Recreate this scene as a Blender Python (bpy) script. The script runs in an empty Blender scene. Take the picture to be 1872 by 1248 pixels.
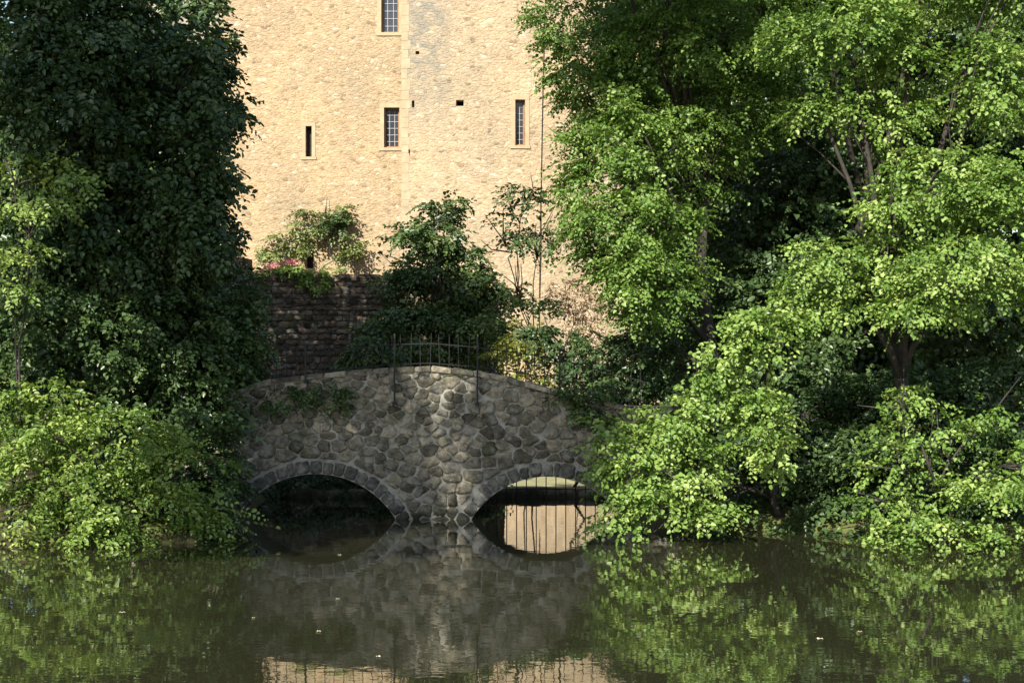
import bpy, math, random
import numpy as np

# ------------------------------------------------------------------ camera, sky, sun, exposure
C = bpy.context.scene
COL = C.collection
F, HOR, CH = 3000.0, 610.0, 3.45          # focal length and horizon in photo pixels, eye height above the water


def P(x, y, Y):
    """a point of the photograph (1872 x 1248) at the depth Y metres"""
    return np.array([(x - 936.0) * Y / F, Y, CH - (y - HOR) * Y / F])


cam = bpy.data.cameras.new("camera")
cam.lens = 36.0 * F / 1872.0
cam.shift_y = (HOR - 624.0) / 1872.0
cam.clip_end = 2000
camo = bpy.data.objects.new("camera", cam)
camo.location = (0, 0, CH)
camo.rotation_euler = (math.radians(90), 0, 0)
COL.objects.link(camo)
C.camera = camo

SUN_EL, SUN_AZ = math.radians(36), math.radians(22)      # sun stands behind the camera, to the left
w = bpy.data.worlds.new("World")
C.world = w
w.use_nodes = True
nt = w.node_tree
bg = nt.nodes["Background"]
sky = nt.nodes.new("ShaderNodeTexSky")
sky.sky_type = 'NISHITA'
sky.sun_disc = False
sky.sun_elevation = SUN_EL
sky.sun_rotation = math.radians(180) + SUN_AZ
nt.links.new(sky.outputs[0], bg.inputs[0])
bg.inputs[1].default_value = 0.085
sl = bpy.data.lights.new("sun", 'SUN')
sl.energy = 4.3
sl.angle = math.radians(0.5)
sl.color = (1.0, 0.945, 0.85)
so = bpy.data.objects.new("sun", sl)
so.rotation_euler = (math.radians(90) - SUN_EL, 0, -SUN_AZ)
COL.objects.link(so)
C.view_settings.view_transform = 'Standard'
C.view_settings.look = 'None'
C.view_settings.exposure = 1.22
C.view_settings.gamma = 1
C.cycles.max_bounces = 6
C.cycles.transparent_max_bounces = 4
C.cycles.use_denoising = True
TA = math.tan(SUN_EL)


# ------------------------------------------------------------------ helpers
def tag(o, label=None, cat=None, group=None, kind=None):
    if label: o["label"] = label
    if cat: o["category"] = cat
    if group: o["group"] = group
    if kind: o["kind"] = kind
    return o


def empty(name, loc, label, cat, group=None):
    o = bpy.data.objects.new(name, None)
    o.location = loc
    COL.objects.link(o)
    return tag(o, label, cat, group)


def link(name, me, parent=None):
    o = bpy.data.objects.new(name, me)
    COL.objects.link(o)
    if parent is not None:
        o.parent = parent
        o.location = tuple(-c for c in parent.location)     # meshes are written in world coordinates
    return o


def mesh(name, verts, faces, mats, parent=None, mi=None, smooth=False, tint=None):
    me = bpy.data.meshes.new(name)
    me.from_pydata([tuple(map(float, v)) for v in verts], [], [tuple(map(int, f)) for f in faces])
    for m in (mats if isinstance(mats, (list, tuple)) else [mats]):
        me.materials.append(m)
    if mi is not None: me.polygons.foreach_set("material_index", mi)
    if smooth: me.polygons.foreach_set("use_smooth", [True] * len(me.polygons))
    if tint is not None:
        a = me.attributes.new("tint", 'FLOAT', 'FACE')
        a.data.foreach_set("value", np.asarray(tint, dtype=np.float32))
    me.update()
    return link(name, me, parent)


class MB:
    def __init__(s):
        s.v, s.f, s.t = [], [], []

    def box(s, lo, hi):
        n = len(s.v)
        for z in (lo[2], hi[2]):
            s.v += [(lo[0], lo[1], z), (hi[0], lo[1], z), (hi[0], hi[1], z), (lo[0], hi[1], z)]
        for f in ((3, 2, 1, 0), (4, 5, 6, 7), (0, 1, 5, 4), (1, 2, 6, 5), (2, 3, 7, 6), (3, 0, 4, 7)):
            s.f.append([n + i for i in f])
        return s

    def obox(s, fr, lo, hi):
        """box in a local frame fr = (origin, ex, ey, ez)"""
        o, ex, ey, ez = fr
        n = len(s.v)
        for z in (lo[2], hi[2]):
            for (x, y) in ((lo[0], lo[1]), (hi[0], lo[1]), (hi[0], hi[1]), (lo[0], hi[1])):
                s.v.append(o + ex * x + ey * y + ez * z)
        for f in ((3, 2, 1, 0), (4, 5, 6, 7), (0, 1, 5, 4), (1, 2, 6, 5), (2, 3, 7, 6), (3, 0, 4, 7)):
            s.f.append([n + i for i in f])
        return s

    def tube(s, pts, rad, k=7):
        pts = [np.array(p, float) for p in pts]
        rad = list(rad) if hasattr(rad, "__len__") else [rad] * len(pts)
        n0 = len(s.v)
        for i, p in enumerate(pts):
            t = pts[min(i + 1, len(pts) - 1)] - pts[max(i - 1, 0)]
            t /= np.linalg.norm(t) + 1e-9
            a = np.cross(t, [0, 1, 0.13])
            a /= np.linalg.norm(a) + 1e-9
            b = np.cross(t, a)
            for j in range(k):
                an = 2 * math.pi * j / k
                s.v.append(p + rad[i] * (a * math.cos(an) + b * math.sin(an)))
        for i in range(len(pts) - 1):
            for j in range(k):
                s.f.append([n0 + i * k + j, n0 + i * k + (j + 1) % k, n0 + (i + 1) * k + (j + 1) % k, n0 + (i + 1) * k + j])
        s.f.append([n0 + j for j in range(k)][::-1])
        s.f.append([n0 + (len(pts) - 1) * k + j for j in range(k)])
        return s

    def build(s, name, mat, parent=None, smooth=False):
        return mesh(name, s.v, s.f, mat, parent, smooth=smooth, tint=s.t if s.t else None)


# ------------------------------------------------------------------ materials
def newmat(name):
    m = bpy.data.materials.new(name)
    m.use_nodes = True
    n = m.node_tree
    return m, n, n.nodes["Principled BSDF"], lambda t: n.nodes.new("ShaderNode" + t), n.links.new


def ramp(n, stops):
    r = n.nodes.new("ShaderNodeValToRGB")
    e = r.color_ramp.elements
    e[0].position, e[0].color = stops[0][0], (*stops[0][1], 1)
    e[1].position, e[1].color = stops[1][0], (*stops[1][1], 1)
    for p, c in stops[2:]:
        k = e.new(p)
        k.color = (*c, 1)
    return r


def mixc(n, blend='MIX'):
    m = n.nodes.new("ShaderNodeMix")
    m.data_type = 'RGBA'
    m.blend_type = blend
    return m, m.inputs[0], m.inputs[6], m.inputs[7], m.outputs[2]


def leaf_mat(name, dark, mid, light, rough=0.45, trans=0.3, spec=0.45):
    m, n, b, N, L = newmat(name)
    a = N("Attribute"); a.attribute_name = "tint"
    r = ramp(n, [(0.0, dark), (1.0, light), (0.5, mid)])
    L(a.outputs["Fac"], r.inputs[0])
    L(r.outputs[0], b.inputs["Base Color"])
    b.inputs["Roughness"].default_value = rough
    b.inputs["Specular IOR Level"].default_value = spec
    t = N("BsdfTranslucent")
    hs = N("HueSaturation"); hs.inputs["Hue"].default_value = 0.485; hs.inputs["Saturation"].default_value = 1.1
    hs.inputs["Value"].default_value = 1.3
    L(r.outputs[0], hs.inputs["Color"]); L(hs.outputs[0], t.inputs[0])
    mx = N("MixShader"); mx.inputs[0].default_value = trans
    L(b.outputs[0], mx.inputs[1]); L(t.outputs[0], mx.inputs[2])
    L(mx.outputs[0], n.nodes["Material Output"].inputs[0])
    return m


LEAF = {
    "hazel": leaf_mat("hazel_leaf", (.048, .1, .018), (.132, .228, .04), (.325, .42, .115)),
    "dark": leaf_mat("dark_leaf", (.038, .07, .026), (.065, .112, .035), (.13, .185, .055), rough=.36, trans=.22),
    "bramble": leaf_mat("bramble_leaf", (.05, .1, .018), (.14, .23, .04), (.34, .42, .11), rough=.38),
    "yellow": leaf_mat("yellow_leaf", (.16, .19, .03), (.24, .26, .05), (.32, .33, .08)),
    "pale": leaf_mat("dry_leaf", (.26, .2, .12), (.36, .28, .18), (.46, .37, .25), trans=.15),
    "wall": leaf_mat("wall_shrub_leaf", (.11, .16, .05), (.2, .25, .08), (.33, .35, .14)),
    "petal": leaf_mat("red_petal", (.5, .1, .1), (.6, .18, .18), (.65, .32, .3), trans=.2),
}


def flat_mat(name, col, rough=.6, metal=0, noise=0.0, nscale=8, bump=0.0):
    m, n, b, N, L = newmat(name)
    b.inputs["Roughness"].default_value = rough
    b.inputs["Metallic"].default_value = metal
    tc = N("TexCoord"); nz = N("TexNoise"); nz.inputs["Scale"].default_value = nscale; nz.inputs["Detail"].default_value = 6
    L(tc.outputs["Object"], nz.inputs[0])
    r = ramp(n, [(.25, tuple(c * (1 - noise) for c in col)), (.75, tuple(min(1, c * (1 + noise)) for c in col))])
    L(nz.outputs[0], r.inputs[0]); L(r.outputs[0], b.inputs["Base Color"])
    if bump:
        bp = N("Bump"); bp.inputs["Distance"].default_value = bump
        L(nz.outputs[0], bp.inputs["Height"]); L(bp.outputs[0], b.inputs["Normal"])
    return m


def rubble_mat(name, size, cols, mortar, bump=.02, warp=.35, stain=False, blotch=None, edge=.07):
    """irregular rubble courses drawn in the wall's own X/Z"""
    m, n, b, N, L = newmat(name)
    b.inputs["Roughness"].default_value = .9
    b.inputs["Specular IOR Level"].default_value = .15
    tc = N("TexCoord")
    mp = N("Mapping"); mp.inputs["Scale"].default_value = (1 / size[0], 0.0, 1 / size[1])
    L(tc.outputs["Object"], mp.inputs[0])
    wz = N("TexNoise"); wz.inputs["Scale"].default_value = .8; wz.inputs["Detail"].default_value = 3
    L(mp.outputs[0], wz.inputs[0])
    vs = N("VectorMath"); vs.operation = 'MULTIPLY_ADD'
    vs.inputs[1].default_value = (warp * 2, 0, warp * 2)
    L(wz.outputs["Color"], vs.inputs[0]); L(mp.outputs[0], vs.inputs[2])
    v1 = N("TexVoronoi"); v1.inputs["Scale"].default_value = 1; v1.inputs["Randomness"].default_value = .95
    v2 = N("TexVoronoi"); v2.feature = 'DISTANCE_TO_EDGE'; v2.inputs["Scale"].default_value = 1; v2.inputs["Randomness"].default_value = .95
    L(vs.outputs[0], v1.inputs[0]); L(vs.outputs[0], v2.inputs[0])
    sp = N("SeparateColor"); L(v1.outputs["Color"], sp.inputs[0])
    k_ = len(cols) - 1
    r = ramp(n, [(0.02, cols[0]), (1, cols[-1])] + [(.08 + .84 * i / max(1, k_ - 2), c) for i, c in enumerate(cols[1:-1])])
    L(sp.outputs[0], r.inputs[0])
    # fine mottling
    fz = N("TexNoise"); fz.inputs["Scale"].default_value = 14; fz.inputs["Detail"].default_value = 8; fz.inputs["Roughness"].default_value = .7
    L(tc.outputs["Object"], fz.inputs[0])
    fr = ramp(n, [(.3, (.62, .6, .58)), (.68, (1.2, 1.19, 1.17))])
    L(fz.outputs[0], fr.inputs[0])
    mu, f0, a0, b0, o0 = mixc(n, 'MULTIPLY'); f0.default_value = 1
    L(r.outputs[0], a0); L(fr.outputs[0], b0)
    er = ramp(n, [(0.0, (0, 0, 0)), (edge, (1, 1, 1))])
    ez = N("MapRange"); ez.inputs[1].default_value = 0; ez.inputs[2].default_value = .5
    L(v2.outputs["Distance"], er.inputs[0])
    mm, f1, a1, b1, o1 = mixc(n); a1.default_value = (*mortar, 1)
    L(er.outputs[0], f1); L(o0, b1)
    out = o1
    # large weathering
    bz = N("TexNoise"); bz.inputs["Scale"].default_value = .45; bz.inputs["Detail"].default_value = 7; bz.inputs["Roughness"].default_value = .68
    L(tc.outputs["Object"], bz.inputs[0])
    br = ramp(n, [(.35, blotch[0]), (.68, blotch[1])] if blotch else [(.35, (.8, .82, .85)), (.68, (1.1, 1.05, 1.0))])
    L(bz.outputs[0], br.inputs[0])
    mb_, f2, a2, b2, o2 = mixc(n, 'MULTIPLY'); f2.default_value = 1
    L(out, a2); L(br.outputs[0], b2); out = o2
    if stain:
        # grey run of weather staining below the parapet, beside the corner
        sx = N("SeparateXYZ"); L(tc.outputs["Object"], sx.inputs[0])
        x = N("MapRange"); x.interpolation_type = 'SMOOTHSTEP'
        d = N("Math"); d.operation = 'SUBTRACT'; d.inputs[1].default_value = stain[0]; L(sx.outputs[0], d.inputs[0])
        ab = N("Math"); ab.operation = 'ABSOLUTE'; L(d.outputs[0], ab.inputs[0])
        x.inputs[1].default_value = stain[1]; x.inputs[2].default_value = stain[1] * .35; L(ab.outputs[0], x.inputs[0])
        z = N("MapRange"); z.interpolation_type = 'SMOOTHSTEP'; z.inputs[1].default_value = stain[2]; z.inputs[2].default_value = stain[3]
        L(sx.outputs[2], z.inputs[0])
        sn = N("TexNoise"); sn.inputs["Scale"].default_value = 2.6; sn.inputs["Detail"].default_value = 8; sn.inputs["Roughness"].default_value = .72
        L(tc.outputs["Object"], sn.inputs[0])
        sr = N("MapRange"); sr.inputs[1].default_value = .36; sr.inputs[2].default_value = .6; L(sn.outputs[0], sr.inputs[0])
        p1 = N("Math"); p1.operation = 'MULTIPLY'; L(x.outputs[0], p1.inputs[0]); L(z.outputs[0], p1.inputs[1])
        p2 = N("Math"); p2.operation = 'MULTIPLY'; L(p1.outputs[0], p2.inputs[0]); L(sr.outputs[0], p2.inputs[1])
        ms, f3, a3, b3, o3 = mixc(n); b3.default_value = (.2, .19, .155, 1)
        p3 = N("Math"); p3.operation = 'MULTIPLY'; p3.inputs[1].default_value = .92; L(p2.outputs[0], p3.inputs[0])
        L(p3.outputs[0], f3); L(out, a3); out = o3
    L(out, b.inputs["Base Color"])
    hr = N("MapRange"); hr.inputs[1].default_value = 0; hr.inputs[2].default_value = .22; L(v2.outputs["Distance"], hr.inputs[0])
    hm = N("Math"); hm.operation = 'MULTIPLY_ADD'; hm.inputs[1].default_value = .5; L(fz.outputs[0], hm.inputs[0]); L(hr.outputs[0], hm.inputs[2])
    h2 = N("Math"); h2.operation = 'ADD'; L(hm.outputs[0], h2.inputs[0]); L(sp.outputs[1], h2.inputs[1])
    bp = N("Bump"); bp.inputs["Distance"].default_value = bump; bp.inputs["Strength"].default_value = 1
    L(h2.outputs[0], bp.inputs["Height"]); L(bp.outputs[0], b.inputs["Normal"])
    return m


TOWER = rubble_mat("tower_rubble", (.165, .088), [(.3, .23, .15), (.43, .33, .21), (.47, .37, .245), (.49, .39, .265), (.46, .35, .225), (.52, .42, .295), (.66, .57, .44)], (.49, .39, .26),
                   bump=.011, warp=.8, blotch=((0.72, 0.71, 0.68), (0.97, 0.89, 0.78)), edge=.11)
TOWER_PALE = rubble_mat("tower_rubble_pale", (.185, .1), [(.3, .24, .165), (.44, .35, .24), (.48, .39, .275), (.5, .415, .3), (.46, .37, .25), (.55, .46, .34), (.68, .6, .47)], (.5, .41, .29),
                   bump=.011, warp=.8, stain=(-2.8, 1.15, 8.6, 12.6), blotch=((0.70, 0.69, 0.66), (0.96, 0.89, 0.79)), edge=.11)
SHADEDWALL = rubble_mat("shaded_rubble", (.3, .17), [(.26, .23, .18), (.36, .32, .26), (.3, .27, .21)], (.36, .33, .27))  # shade on the set-back side wall put into a greyer stone colour
ASHLAR = flat_mat("dressed_stone", (.38, .29, .175), .85, noise=.16, nscale=5, bump=.01)
QUOIN = flat_mat("quoin_stone", (.36, .283, .178), .9, noise=.2, nscale=4, bump=.011)
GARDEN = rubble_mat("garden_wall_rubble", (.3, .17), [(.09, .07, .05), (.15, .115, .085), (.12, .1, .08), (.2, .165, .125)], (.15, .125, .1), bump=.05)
GLASS, gn, gb, gN, gL = newmat("dark_glass")
gb.inputs["Base Color"].default_value = (.035, .04, .05, 1); gb.inputs["Roughness"].default_value = .12
LEAD = flat_mat("lead_came", (.3, .29, .28), .6, noise=.1)
WOOD = flat_mat("casement_wood", (.26, .14, .06), .7, noise=.25)
DARKHOLE = flat_mat("dark_recess", (.03, .022, .015), .9, noise=.3)  # near-black colour stands in for the shade inside slits and holes
IRON = flat_mat("rusty_iron", (.009, .008, .008), .75, noise=.4, nscale=20)
BARK = flat_mat("bark", (.032, .026, .02), .9, noise=.5, nscale=9, bump=.03)
MORTAR = flat_mat("lime_mortar", (.25, .245, .205), .95, noise=.35, nscale=10, bump=.02)


def stone_mat(name, stops):
    m, n, b, N, L = newmat(name)
    b.inputs["Roughness"].default_value = .88; b.inputs["Specular IOR Level"].default_value = .2
    a = N("Attribute"); a.attribute_name = "tint"
    r = ramp(n, stops); L(a.outputs["Fac"], r.inputs[0])
    tc = N("TexCoord"); nz = N("TexNoise"); nz.inputs["Scale"].default_value = 10; nz.inputs["Detail"].default_value = 9; nz.inputs["Roughness"].default_value = .68
    L(tc.outputs["Object"], nz.inputs[0])
    fr = ramp(n, [(.32, (.4, .4, .4)), (.7, (1.6, 1.55, 1.42))]); L(nz.outputs[0], fr.inputs[0])
    mu, f0, a0, b0, o0 = mixc(n, 'MULTIPLY'); f0.default_value = 1
    L(r.outputs[0], a0); L(fr.outputs[0], b0)
    # lichen patches
    ln = N("TexNoise"); ln.inputs["Scale"].default_value = 3.3; ln.inputs["Detail"].default_value = 7; L(tc.outputs["Object"], ln.inputs[0])
    lr = N("MapRange"); lr.inputs[1].default_value = .54; lr.inputs[2].default_value = .64; lr.inputs[4].default_value = .6; L(ln.outputs[0], lr.inputs[0])
    m2, f1, a1, b1, o1 = mixc(n); b1.default_value = (.33, .32, .27, 1); L(lr.outputs[0], f1); L(o0, a1)
    # moss in patches
    gz = N("TexNoise"); gz.inputs["Scale"].default_value = 1.7; gz.inputs["Detail"].default_value = 9; gz.inputs["Roughness"].default_value = .7; L(tc.outputs["Object"], gz.inputs[0])
    gr = N("MapRange"); gr.inputs[1].default_value = .53; gr.inputs[2].default_value = .66; gr.inputs[4].default_value = .6; L(gz.outputs[0], gr.inputs[0])
    m5, f5, a5, b5, o5 = mixc(n); b5.default_value = (.07, .085, .032, 1); L(gr.outputs[0], f5); L(o1, a5); o1 = o5
    # damp tide line just above the water
    sx = N("SeparateXYZ"); L(tc.outputs["Object"], sx.inputs[0])
    dz = N("Math"); dz.operation = 'MULTIPLY_ADD'; dz.inputs[1].default_value = .35; L(ln.outputs[0], dz.inputs[0]); L(sx.outputs[2], dz.inputs[2])
    dr = N("MapRange"); dr.inputs[1].default_value = .3; dr.inputs[2].default_value = .44; dr.inputs[3].default_value = .75; dr.inputs[4].default_value = 0; L(dz.outputs[0], dr.inputs[0])
    m3, f4, a4, b4, o4 = mixc(n); b4.default_value = (.03, .032, .02, 1); L(dr.outputs[0], f4); L(o1, a4); o1 = o4
    L(o1, b.inputs["Base Color"])
    bp = N("Bump"); bp.inputs["Distance"].default_value = .07; L(nz.outputs[0], bp.inputs["Height"]); L(bp.outputs[0], b.inputs["Normal"])
    return m


BRIDGE = stone_mat("bridge_stone", [(0, (.08, .072, .056)), (1, (.33, .295, .23)), (.5, (.17, .158, .125))])
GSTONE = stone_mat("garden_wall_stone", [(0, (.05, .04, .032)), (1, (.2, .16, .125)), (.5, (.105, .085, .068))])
VOUSS = stone_mat("arch_stone", [(0, (.07, .07, .068)), (1, (.19, .185, .17)), (.5, (.12, .118, .11))])

# ground
GROUND, n, b, N, L = newmat("earth_and_grass")
b.inputs["Roughness"].default_value = .95; b.inputs["Specular IOR Level"].default_value = .1
tc = N("TexCoord"); nz = N("TexNoise"); nz.inputs["Scale"].default_value = .5; nz.inputs["Detail"].default_value = 8
L(tc.outputs["Object"], nz.inputs[0])
r = ramp(n, [(.35, (.05, .04, .025)), (.62, (.1, .11, .035)), (.5, (.075, .07, .03))]); L(nz.outputs[0], r.inputs[0]); L(r.outputs[0], b.inputs["Base Color"])
bp = N("Bump"); bp.inputs["Distance"].default_value = .08; L(nz.outputs[0], bp.inputs["Height"]); L(bp.outputs[0], b.inputs["Normal"])
LAWN, n, b, N, L = newmat("mown_grass")
b.inputs["Roughness"].default_value = .95; b.inputs["Specular IOR Level"].default_value = .1
tc = N("TexCoord"); nz = N("TexNoise"); nz.inputs["Scale"].default_value = 6; nz.inputs["Detail"].default_value = 8
L(tc.outputs["Object"], nz.inputs[0])
r = ramp(n, [(.3, (.2, .2, .1)), (.7, (.34, .32, .19))]); L(nz.outputs[0], r.inputs[0]); L(r.outputs[0], b.inputs["Base Color"])

# water
WATER, n, b, N, L = newmat("murky_water")
b.inputs["Base Color"].default_value = (.026, .0265, .0125, 1)
b.inputs["Roughness"].default_value = .015
b.inputs["IOR"].default_value = 1.5
b.inputs["Coat Weight"].default_value = .6
b.inputs["Coat Roughness"].default_value = .012
b.inputs["Coat IOR"].default_value = 1.4
tc = N("TexCoord")
mp = N("Mapping"); mp.inputs["Scale"].default_value = (2.6, 3.2, 1); L(tc.outputs["Object"], mp.inputs[0])
n1 = N("TexNoise"); n1.inputs["Scale"].default_value = 1.0; n1.inputs["Detail"].default_value = 3; L(mp.outputs[0], n1.inputs[0])
bp = N("Bump"); bp.inputs["Distance"].default_value = .0016; bp.inputs["Strength"].default_value = 1
L(n1.outputs[0], bp.inputs["Height"]); L(bp.outputs[0], b.inputs["Normal"]); L(bp.outputs[0], b.inputs["Coat Normal"])

# ------------------------------------------------------------------ setting: ground and water
def sst(a, b, x):
    t = np.clip((x - a) / (b - a), 0, 1)
    return t * t * (3 - 2 * t)


def terrain(X, Y):
    left = np.maximum(np.minimum(-4.95 - X, Y - (26.35 + .12 * np.sin(X * 1.9))), -9.6 - X)
    rb = 29.1 - .42 * (X - 1.9) - .25 * np.sin(X * 1.1)
    right = np.minimum(X - 2.0, Y - np.maximum(rb, 24.5))
    far = Y - 34.0
    near = 2.2 - Y
    d = np.maximum(np.maximum(left, right), np.maximum(far, near))
    bank = np.where(d > 0, .16 + .2 * np.minimum(d, 9), np.maximum(-1.4, .9 * d))
    bank = np.where((far >= d - 1e-6) & (d > 0), .16 + .01 * d, bank)
    bank = np.where((near >= d - 1e-6) & (d > 0), np.minimum(1.85, .3 + 1.1 * d), bank)
    return bank


gx = np.concatenate([[-900, -300, -120, -60, -35], np.arange(-24, 24.1, .4), [35, 60, 120, 300, 900]])
gy = np.concatenate([[-900, -300, -100, -40, -15, -6, -2], np.arange(0, 24, 1.0), np.arange(24, 46, .3), np.arange(46, 70, 2), [80, 120, 300, 900]])
GXX, GYY = np.meshgrid(gx, gy)
GZ = terrain(GXX, GYY) + .03 * np.sin(GXX * 3.1) * np.cos(GYY * 2.7)
nx, ny = len(gx), len(gy)
gv = np.stack([GXX, GYY, GZ], -1).reshape(-1, 3)
gf = [(j * nx + i, j * nx + i + 1, (j + 1) * nx + i + 1, (j + 1) * nx + i) for j in range(ny - 1) for i in range(nx - 1)]
tag(mesh("ground", gv, gf, GROUND, smooth=True), kind="structure")
tag(mesh("water", [(-60, -1, .06), (60, -1, .06), (60, 36, .06), (-60, 36, .06)], [(0, 1, 2, 3)], WATER), kind="structure")
lx, ly = np.linspace(-1.6, 9, 30), np.linspace(34.15, 51, 50)
LX, LY = np.meshgrid(lx, ly)
LZ = .235 + .012 * (LY - 34) + .015 * np.sin(LX * 3) * np.cos(LY * 2)
mesh_l = mesh("lawn", np.stack([LX, LY, LZ], -1).reshape(-1, 3),
              [(j * 30 + i, j * 30 + i + 1, (j + 1) * 30 + i + 1, (j + 1) * 30 + i) for j in range(49) for i in range(29)], LAWN)
tag(mesh_l, kind="structure")

# ------------------------------------------------------------------ the castle tower
TY = 52.0
S = F / TY
ZTOP = 17.5
tower = empty("castle_tower", (-2, TY, 0), "tall sunlit castle tower of honey coloured rubble stone with narrow leaded windows", "tower")
X0, PH0, RR = (735 - 936) / S, math.radians(-9), 15.0


def batter(z): return .09 * max(0.0, 6.2 - z)


def map_left(u, z, d=0.0): return np.array([u, TY + .25 - batter(z) + d, z])
def map_right(u, z, d=0.0):
    s = math.sin(PH0) + (u - X0) / RR
    ph = math.asin(max(-.95, min(.95, s)))
    r = RR + batter(z) - d
    yc = TY - .25 + RR
    xc = X0 - RR * math.sin(PH0)
    return np.array([xc + r * math.sin(ph), yc - r * math.cos(ph), z])


def tower_wall(name, mp, u0, u1, holes, mat, parent, depth=.32, z0=-.1, z1=ZTOP):
    us = sorted(set([round(a, 4) for a in np.arange(u0, u1, .45)] + [round(u1, 4)] + [round(h[i], 4) for h in holes for i in (0, 1)]))
    zs = sorted(set([round(a, 4) for a in np.arange(z0, z1, .6)] + [round(z1, 4)] + [round(h[i], 4) for h in holes for i in (2, 3)]))
    V, Fc, idx = [], [], {}

    def vid(u, z, d):
        k = (u, z, d)
        if k not in idx:
            idx[k] = len(V); V.append(mp(u, z, d))
        return idx[k]
    for i in range(len(us) - 1):
        for j in range(len(zs) - 1):
            uc, zc = (us[i] + us[i + 1]) / 2, (zs[j] + zs[j + 1]) / 2
            d = 0
            for h in holes:
                if h[0] < uc < h[1] and h[2] < zc < h[3]: d = h[4] if len(h) > 4 else depth
            if d == 0:
                Fc.append([vid(us[i], zs[j], 0), vid(us[i + 1], zs[j], 0), vid(us[i + 1], zs[j + 1], 0), vid(us[i], zs[j + 1], 0)])
    for h in holes:
        a, b_, c, e = [round(t, 4) for t in h[:4]]
        d = h[4] if len(h) > 4 else depth
        uu = [u for u in us if a <= u <= b_]; zz = [z for z in zs if c <= z <= e]
        for p, q in zip(uu[:-1], uu[1:]):
            Fc.append([vid(p, c, 0), vid(p, c, d), vid(q, c, d), vid(q, c, 0)][::-1])
            Fc.append([vid(p, e, 0), vid(q, e, 0), vid(q, e, d), vid(p, e, d)][::-1])
        for p, q in zip(zz[:-1], zz[1:]):
            Fc.append([vid(a, p, 0), vid(a, q, 0), vid(a, q, d), vid(a, p, d)][::-1])
            Fc.append([vid(b_, p, 0), vid(b_, p, d), vid(b_, q, d), vid(b_, q, 0)][::-1])
    return mesh(name, V, Fc, mat, parent)


def hx(x): return (x - 936) / S
def hz(y): return CH - (y - HOR) / S


rng0 = np.random.default_rng(5)
# holes: x0,x1,y0,y1 in photo pixels
W_left = [("w", 696, 728, -40, 57, 3, 7, True), ("w", 701, 729, 195, 268, 3, 6, True), ("w", 557, 568, 229, 285, 1, 1, False), ("w", 559, 571, 442, 490, 1, 2, False)]
W_right = [("w", 942, 960, 184, 267, 2, 7, True)]
H_right = [(834, 848, 185, 196), (753, 758, 185, 198), (760, 767, 95, 101), (746, 750, 274, 285)]
hl = [(hx(a[1]), hx(a[2]), hz(a[4]), hz(a[3])) for a in W_left]
hr_ = [(hx(a[1]), hx(a[2]), hz(a[4]), hz(a[3])) for a in W_right] + [(hx(a), hx(b_), hz(d), hz(c), .5) for a, b_, c, d in H_right]
tower_wall("wall", map_left, hx(398), X0 + .02, hl, TOWER, tower)
tower_wall("round_wall", map_right, X0, hx(1265), hr_, TOWER_PALE, tower)
tower_wall("side_wall", lambda u, z, d=0: np.array([u, TY + 1.6 + d, z]), hx(180), hx(397), [(hx(382), hx(391), hz(8), hz(-50))], SHADEDWALL, tower)
m = MB(); m.box((hx(398), TY + .3, 0), (hx(398) + .3, TY + 1.58, ZTOP)); m.build("return_wall", TOWER, tower)
m = MB(); m.box((hx(398) + .4, TY + .8, 0), (hx(1100), TY + 9, ZTOP - .3)); m.build("dark_interior", DARKHOLE, tower)
m = MB(); m.box((hx(380), TY + 1.72, hz(10)), (hx(393), TY + 1.8, hz(-52))); m.build("slit", DARKHOLE, tower)


def window(mp, x0, x1, y0, y1, nc, nr, glazed):
    u0, u1, z0, z1 = hx(x0), hx(x1), hz(y1), hz(y0)
    uc, zc = (u0 + u1) / 2, (z0 + z1) / 2
    o = mp(uc, zc, 0)
    t = mp(uc + .05, zc, 0) - mp(uc - .05, zc, 0); t /= np.linalg.norm(t)
    nrm = np.array([t[1], -t[0], 0])      # towards the camera
    fr = (o, t, nrm, np.array([0, 0, 1.0]))
    hw, hh = (u1 - u0) / 2, (z1 - z0) / 2
    s = .13 if glazed else .12
    m = MB()
    m.obox(fr, (-hw - s, -.06, -hh - .0), (-hw - .003, .018, hh + .0)); m.obox(fr, (hw + .003, -.06, -hh), (hw + s, .018, hh))
    m.obox(fr, (-hw - s, -.06, hh + .003), (hw + s, .021, hh + s)); m.obox(fr, (-hw - s - .03, -.06, -hh - s * .8), (hw + s + .03, .035, -hh - .003))
    root = m.build("window", ASHLAR, tower)
    back = MB().obox(fr, (-hw - .02, -.30, -hh - .02), (hw + .02, -.26, hh + .02))
    if glazed:
        p = back.build("pane", GLASS, root)
        f_ = MB()
        f_.obox(fr, (-hw + .002, -.255, -hh + .002), (-hw + .05, -.17, hh - .002)); f_.obox(fr, (hw - .05, -.255, -hh + .002), (hw - .002, -.17, hh - .002))
        f_.obox(fr, (-hw + .053, -.255, hh - .05), (hw - .053, -.172, hh - .002)); f_.obox(fr, (-hw + .053, -.255, -hh + .002), (hw - .053, -.172, -hh + .05))
        f_.build("casement", WOOD, root)
        lt = MB()
        for i in range(1, nc):
            xx = -hw + 2 * hw * i / nc
            lt.obox(fr, (xx - .009, -.253, -hh + .05), (xx + .009, -.236, hh - .05))
        for j in range(1, nr):
            zz = -hh + 2 * hh * j / nr
            lt.obox(fr, (-hw + .05, -.251, zz - .009), (hw - .05, -.234, zz + .009))
        lt.build("lattice", LEAD, root)
    else:
        back.build("pane", DARKHOLE, root)  # unglazed slit: dark sheet stands in for the shade inside
    for c in root.children: c.location = (0, 0, 0)


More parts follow.
